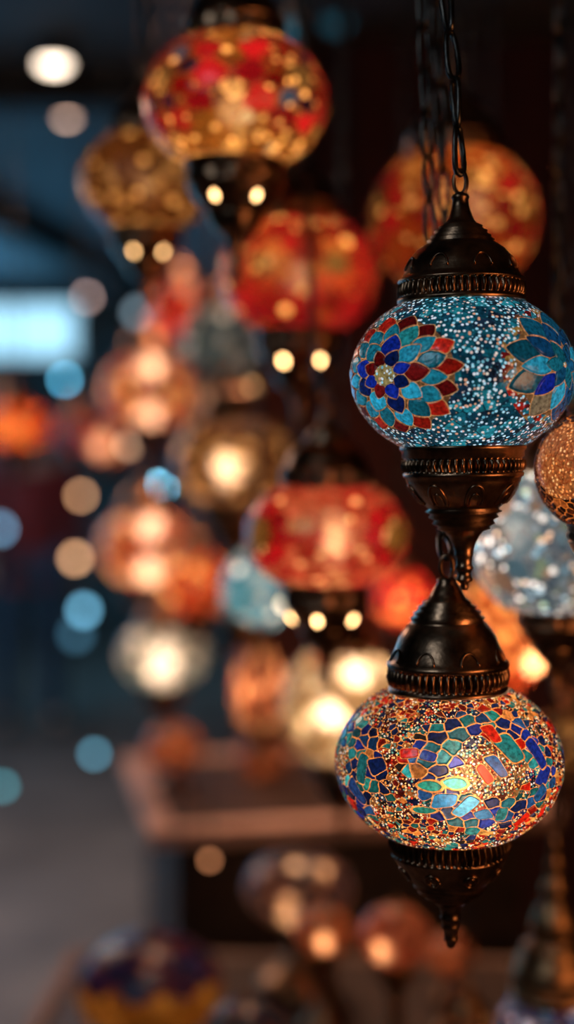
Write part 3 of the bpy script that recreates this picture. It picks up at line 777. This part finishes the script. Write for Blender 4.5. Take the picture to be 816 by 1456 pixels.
lamp('bronze capped lamp with blue and red chips at bottom right', 786, 1482, 84, 84, 1.37, 'blue_red_chips', power=60, bulb_col=(1, .9, .9), seed=28, bulb_r=.008, hole_glows=False, metal=BRASS, capp=CAP_TALL, seg=208, gn=120, gcol=(.9, .75, .8))
lamp('small brass capped lamp partly below the picture edge', 663, 1476, 48, 44, 1.64, 'copper_glow', power=30, seed=29, bulb_r=.006, hole_glows=False, metal=BRASS, mscale=1.1)

lamp('dim brown mosaic lamp in the shade under the silvery blue one', 812, 1052, 50, 42, 1.75, 'copper_glow', power=26, seed=30, bulb_r=.006, hole_glows=False, metal=BRASS)
v, f = chain_mesh([at(640, 420, 1.09), at(632, 300, 1.08), at(620, 60, 1.09), Vector((at(620, 60, 1.09).x, 1.09, 2.45))], .036, .0118, .0019, 16, 8, np.random.default_rng(9), twist0=.2)
tag(new_mesh('hanging_chain', v, f, CHAINM), 'dark loose chain beside the teal lamp chain', 'chain')

# ------------------------------------------------------------------ small far bulbs of the hall
def pendant_bulb(label, px, py, D, col, disc, r=.012, cord=True):
    """a bare round bulb on a cord; 'disc' is how bright it looks once out of focus"""
    c = at(px, py, D); rp = r * FPX / D; R = .5 * .0291 * FPX * abs(1 / .885 - 1 / D)
    s = disc * (R / rp) ** 2
    root = tag(empty('pendant_bulb', c), label, 'bulb', 'small bulbs of the stalls beyond')
    v, f = [], []; lathe(v, f, [(0.0001, -r)] + [(r * math.sin(math.pi * k / 8), -r * math.cos(math.pi * k / 8)) for k in range(1, 7)] + [(r * .5, r * 1.0), (0.0001, r * 1.05)], 16)
    new_mesh('glass_bulb', v, f, mat_emit('far_bulb', col, s), root)
    v, f = [], []; lathe(v, f, [(r * .5, r * .95), (r * .6, r * 1.1), (r * .6, r * 2.2), (r * .25, r * 2.5), (0.0001, r * 2.5)], 12); new_mesh('socket', v, f, BEAMM, root)
    v, f = [], []; tube(v, f, [(0, 0, r * 2.4), (0, 0, 2.45 - c.z)], .0015, 5); new_mesh('cord', v, f, BEAMM, root)
B_ = pendant_bulb
B_('dull blue bulb under the light panel', 92, 540, 5.5, (.12, .55, .85), .42)
B_('dim grey bulb right of the light panel', 123, 423, 5.5, (.75, .5, .45), .22)
B_('pale pink bulb in front of the orange lamp on the left edge', 42, 614, 5.2, (1, .62, .55), .38)
B_('bright cyan bulb between the orange lamps', 227, 694, 4.6, (.22, .72, 1.0), 1.7)
B_('amber bulb above the person shoulder', 115, 705, 4.6, (1, .5, .25), .30)
B_('large amber bulb left of the orange lamp', 107, 794, 5.0, (1, .52, .26), .48, .016)
B_('pale blue bulb lower left of the orange lamp', 119, 868, 5.4, (.20, .58, .85), .48, .02)
B_('second pale blue bulb touching the one above it', 108, 902, 6.2, (.14, .42, .65), .16, .03)
B_('blue bulb beside the display table corner', 134, 1072, 4.0, (.16, .48, .66), .30)
B_('blue bulb at the left edge near the floor', 4, 1118, 4.0, (.10, .42, .50), .30)
B_('peach bulb in front of the small orange red lamp', 183, 633, 3.2, (1, .58, .34), .42)
B_('amber bulb left of the chain under the red lamps', 357, 553, 2.26, (1, .5, .2), .45, .009)
B_('grey blue bulb beside the small red lamp', 196, 445, 5.2, (.35, .5, .6), .22, .02)
B_('faint blue bulb at the left edge by the person', 0, 752, 6.0, (.25, .55, .85), .35, .02)
B_('faint dusty pink bulb beside the dark red lamp', 160, 672, 4.5, (.8, .45, .35), .28)
B_('pearl bulb under the tilted sky blue lamp', 404, 859, 1.68, (1, .72, .45), .9, .006)
B_('dim orange bulb left of the lowest lamp', 486, 1128, 1.9, (1, .36, .12), .28, .006)
B_('dim orange bulb under the pale table edge', 298, 1223, 2.3, (1, .38, .16), .22, .006)
B_('faint blue bulb at the top beside the ruby lamp cap', 415, 45, 2.6, (.08, .38, .55), .12, .014)
B_('wide faint blue bulb high between the chains', 478, 26, 3.2, (.08, .38, .55), .12, .03)

# ------------------------------------------------------------------ table lamps
def table_lamp(label, px, py, rx, ry, D, style, power, ztab, seed, bulb_r=.007, bulbs=((0, 0),), capped=False, foot_w=1.0, metal=None, col=(1, .50, .24), mat=None, glint=None):
    metal = metal or BRASS
    c = at(px, py, D); m = mpp(D); RX, RY = rx * m, ry * m
    root = tag(empty('table_lamp', (c.x, c.y, ztab), (0, 0, -math.atan2(c.x, c.y))), label, 'table lamp', 'table lamps on the low table')
    hg = c.z - ztab
    g = glass_globe(root, RX, RY, style, seed, 220, 90, mat or GL_BG, thmax=57.3 if capped else 84, thmin=57.3)
    g.location = (0, 0, hg)
    zb = hg - RY * .8415; k = RX * foot_w
    h = max(zb, .01)
    pr = [(k * .75, 0), (k * .78, h * .05), (k * .74, h * .12), (k * .60, h * .2), (k * .36, h * .34), (k * .20, h * .48), (k * .16, h * .56), (k * .24, h * .60), (k * .16, h * .64), (k * .22, h * .74),
          (k * .40, h * .84), (RX * .52, h * .90), (RX * .56, h * .93, .03), (RX * .56, h * .985, .03), (RX * .58, zb + .001), (RX * .50, zb + .004)]
    v, f = [], []; lathe(v, f, pr, 120, ribs=40); new_mesh('foot', v, f, metal, root)
    if capped:
        s = RX / 159; v, f = [], []; zt = hg + RY * .8415
        lathe(v, f, [(p[0] * s, zt + p[1] * s, *p[2:]) for p in CAP_A], 104, ribs=52); new_mesh('cap', v, f, metal, root)
    else:
        v, f = [], []; zt = hg + RY * math.sin(math.radians(84)) - .001; s = RX
        lathe(v, f, [(s * .12, zt), (s * .13, zt + .003), (s * .06, zt + .006), (s * .05, zt + .010), (s * .03, zt + .013), (0.0001, zt + .016)], 32); new_mesh('finial', v, f, metal, root)
    for bx, bz in bulbs:
        br = bulb_r; v, f = [], []
        lathe(v, f, [(0.0001, hg - br - bz * m)] + [(br * math.sin(math.pi * q / 8), hg - bz * m - br * math.cos(math.pi * q / 8)) for q in range(1, 8)] + [(0.0001, hg + br - bz * m)], 12, cx=bx * m)
        new_mesh('bulb', v, f, emit_mat(col, power), root)
    if glint:
        gx, gy, gs = glint
        gp = at(gx, gy, D - RX * .62) - Vector((c.x, c.y, ztab)); gp.rotate(Matrix.Rotation(math.atan2(c.x, c.y), 3, 'Z'))
    return root
table_lamp('wide domed table lamp, amber below and violet above', 212, 1402, 106, 74, 1.82, 'amber_violet', 55, T2, 31, col=(1, .7, .4))
table_lamp('dusky purple dim table lamp behind the others', 425, 1262, 78, 50, 2.02, 'dusk_purple', 34, T2, 32, bulb_r=.006, bulbs=((-6, -18), (30, -14), (-10, 22)), mat=GL_MID)
table_lamp('small copper table lamp in front of the dusky purple one', 460, 1322, 42, 34, 1.84, 'copper_glow', 44, T2, 33, bulb_r=.005, bulbs=((0, 12),), foot_w=1.25, mat=GL_MID)
table_lamp('rosy copper table lamp below the lowest hanging lamp', 563, 1330, 52, 44, 1.72, 'salmon', 44, T2, 34, bulb_r=.0055, bulbs=((-14, 16),), foot_w=1.1, mat=GL_MID)
table_lamp('blue table lamp dome at the bottom edge', 352, 1470, 62, 48, 1.62, 'blue_red_chips', 8, T2, 35, bulb_r=.006)
table_lamp('small dim brown table lamp near the table edge', 640, 1356, 34, 28, 1.98, 'copper_glow', 30, T2, 36, bulb_r=.005)
TZ = c1.z
r_ = table_lamp('dim orange table lamp standing on the middle table', 246, 1062, 40, 32, 2.8, 'copper_glow', 50, TZ, 37, bulb_r=.007); r_['group'] = 'table lamps on the middle table'
r_ = table_lamp('dim brown table lamp further right on the middle table', 372, 1078, 36, 30, 2.85, 'copper_glow', 26, TZ, 38, bulb_r=.007); r_['group'] = 'table lamps on the middle table'
